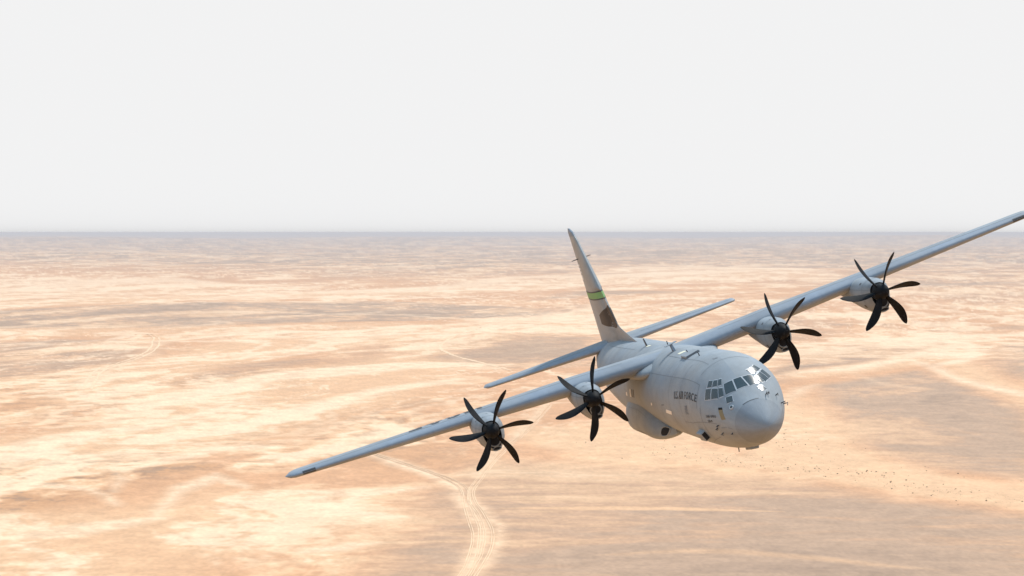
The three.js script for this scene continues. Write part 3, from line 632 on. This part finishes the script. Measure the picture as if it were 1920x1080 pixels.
// seams
const seams = [[[-1.2, 0.337], [2.7, 0.348], [7.0, 0.311]], [[-3.0, 0.865], [1.7, 0.845], [6.1, 0.813], [7.6, 0.80]], [[5.2, 1.77], [6.7, 1.748], [9.1, 1.57]], [[-0.35, 1.33], [-0.5, 1.62], [-0.5, 1.95]], [[0.85, 1.53], [0.62, 1.65], [0.2, 1.87]], [[6.9, 2.35], [8.7, 2.05]],
  [[7.25, -0.6], [7.25, 0.3], [7.25, 0.6]], [[2.9, 0.35], [2.9, 0.8], [2.9, 1.5], [2.9, 2.2]], [[-11, 0.3], [-11, 1], [-11, 1.7]], [[-9.6, 0.33], [-13, 0.36], [-17, 0.4]], [[9.75, 1.6], [10.0, 1.62]]];
seams.push([[5.3, 0.45], [5.3, 1.0], [5.3, 1.9]], [[-6.2, 0.9], [-6.2, 1.5]], [[-13.2, 0.3], [-13.2, 1], [-13.2, 1.6]], [[8.05, 1.25], [8.0, 1.8], [7.9, 2.3]], [[-9.8, 1.15], [-13, 1.2], [-17, 1.25]], [[7.6, 0.79], [7.75, 1.15], [7.7, 1.35]]);
for (const s of seams) part('panel_seam', ribbon(s, 0.022), SEAM, fuselage);
part('radome_seam', ribbon([0.42, 0.3, 0.15, 0, -0.15, -0.3].map((t) => [10.19 - 0.13 * (t - 0.05) ** 2, t]), 0.035, 0.008), MARK, fuselage);
const onHull = (x, th, off = 0) => new THREE.Vector3(...fus(x, th, off));
function stand(g, x, th, name, mat, label) { // a piece whose own y points out of the hull
  const p = onHull(x, th), n = onHull(x, th, 0.2).sub(p).normalize(), fwd = onHull(x + 0.05, th).sub(p).normalize(), side = fwd.clone().cross(n).normalize();
  const m = part(name, g, mat, fuselage, label);
  m.matrixAutoUpdate = true; m.position.copy(p); m.quaternion.setFromRotationMatrix(new THREE.Matrix4().makeBasis(fwd, n, side));
  return m;
}
function bladeAntenna(h, chord, w) { // swept blade
  const s = new THREE.Shape([new THREE.Vector2(chord * 0.5, -0.02), new THREE.Vector2(chord * 0.05, h), new THREE.Vector2(-chord * 0.45, h), new THREE.Vector2(-chord * 0.6, -0.02)]);
  const g = new THREE.ExtrudeGeometry(s, { depth: w, bevelEnabled: true, bevelSize: 0.006, bevelThickness: 0.006, bevelSegments: 1 }); g.translate(0, 0, -w / 2); return g;
}
stand(bladeAntenna(0.42, 0.34, 0.03), -8.4, 0.117, 'blade_antenna', MARK);
stand(bladeAntenna(0.26, 0.16, 0.02), -4.4, -0.036, 'blade_antenna', MARK);
const tee = stand(bladeAntenna(0.36, 0.42, 0.10), -1.28, 0.145, 'blade_antenna', EDGE);
part('top_plate', new RoundedBoxGeometry(0.4, 0.03, 0.62, 2, 0.012).translate(-0.1, 0.375, 0), GREY, fuselage).applyMatrix4(new THREE.Matrix4().compose(tee.position, tee.quaternion, new THREE.Vector3(1, 1, 1)));
stand(bladeAntenna(0.16, 0.14, 0.02), 1.75, 0.139, 'blade_antenna', MARK);
stand(bladeAntenna(0.18, 0.10, 0.02), 4.4, 0.165, 'blade_antenna', MARK);
stand(new RoundedBoxGeometry(1.1, 0.15, 0.74, 3, 0.05).translate(-0.55, 0.02, 0), 3.15, 0.175, 'antenna_fairing', GREY, 'low box-shaped fairing on the roof');
stand(new RoundedBoxGeometry(0.012, 0.085, 0.66, 1, 0.005).translate(0.006, 0.045, 0), 3.15, 0.175, 'fairing_front_shade', SEAM);  // dark plate: shade on the front of the roof fairing, put into colour
part('hatch_marking', slab([[0.2, 0.235], [0.75, 0.235], [0.95, 0.08], [0.4, 0.08]], 0.009), CREAM, fuselage);
part('hatch_marking', slab([[-8.35, 0.16], [-7.85, 0.16], [-7.6, 0.07], [-8.1, 0.07]], 0.009), CREAM, fuselage);
part('fuselage_mark', slab([[6.62, 0.145], [6.80, 0.14], [6.86, 0.05], [6.72, 0.05]], 0.008), SEAM, fuselage);
// sensor housing low on the nose side
stand(new RoundedBoxGeometry(0.62, 0.34, 0.46, 3, 0.05).translate(-0.12, 0.08, 0.02), 7.42, 2.0, 'sensor_housing', GREY, 'box-shaped sensor housing low on the nose side');
stand(new RoundedBoxGeometry(0.03, 0.2, 0.36, 2, 0.012).translate(0.196, 0.12, 0.02), 7.42, 2.0, 'sensor_window', HOLE);
// small fittings on the nose
const port = stand(new THREE.CylinderGeometry(0.10, 0.115, 0.05, 28).translate(0, 0.015, 0), 9.81, 0.75, 'landing_lamp', STEEL);
stand(new THREE.SphereGeometry(0.075, 20, 10, 0, Math.PI * 2, 0, Math.PI / 2).scale(1, 0.4, 1).translate(0, 0.036, 0), 9.81, 0.75, 'lamp_glass', GLASS);
for (const [x, t, l] of [[9.91, -0.64, 0.16], [9.78, -0.74, 0.12], [9.58, -1.1, 0.14], [9.7, -1.42, 0.2], [9.3, -1.62, 0.2], [8.98, 1.733, 0.1], [9.25, 1.85, 0.14], [9.87, 1.816, 0.09], [9.1, 1.63, 0.08]]) {
  stand([new THREE.CylinderGeometry(0.018, 0.028, l, 8).translate(0, l / 2, 0), new THREE.CylinderGeometry(0.014, 0.018, l * 1.5, 8).rotateZ(Math.PI / 2).translate(l * 0.5, l, 0)], x, t, 'probe', MARK);
}
part('fuselage_mark', slab([[9.31, 1.68], [9.66, 1.625], [9.665, 1.605], [9.31, 1.66]], 0.007), SEAM, fuselage);
part('fuselage_mark', slab([[9.10, 1.64], [9.22, 1.615], [9.20, 1.585], [9.08, 1.61]], 0.008), MARK, fuselage);
part('fuselage_mark', slab([[8.93, 1.76], [9.03, 1.745], [9.03, 1.70], [8.93, 1.715]], 0.009), MARK, fuselage);
stand(new RoundedBoxGeometry(0.9, 0.16, 0.4, 3, 0.05).translate(0, 0.02, 0), 8.4, 3.0, 'belly_antenna', GREY, 'flat plate under the chin');
stand(new THREE.CylinderGeometry(0.022, 0.03, 0.3, 10).translate(0, 0.12, 0), 6.4, 2.95, 'whip_antenna', MARK);

renderer.render(scene, camera);
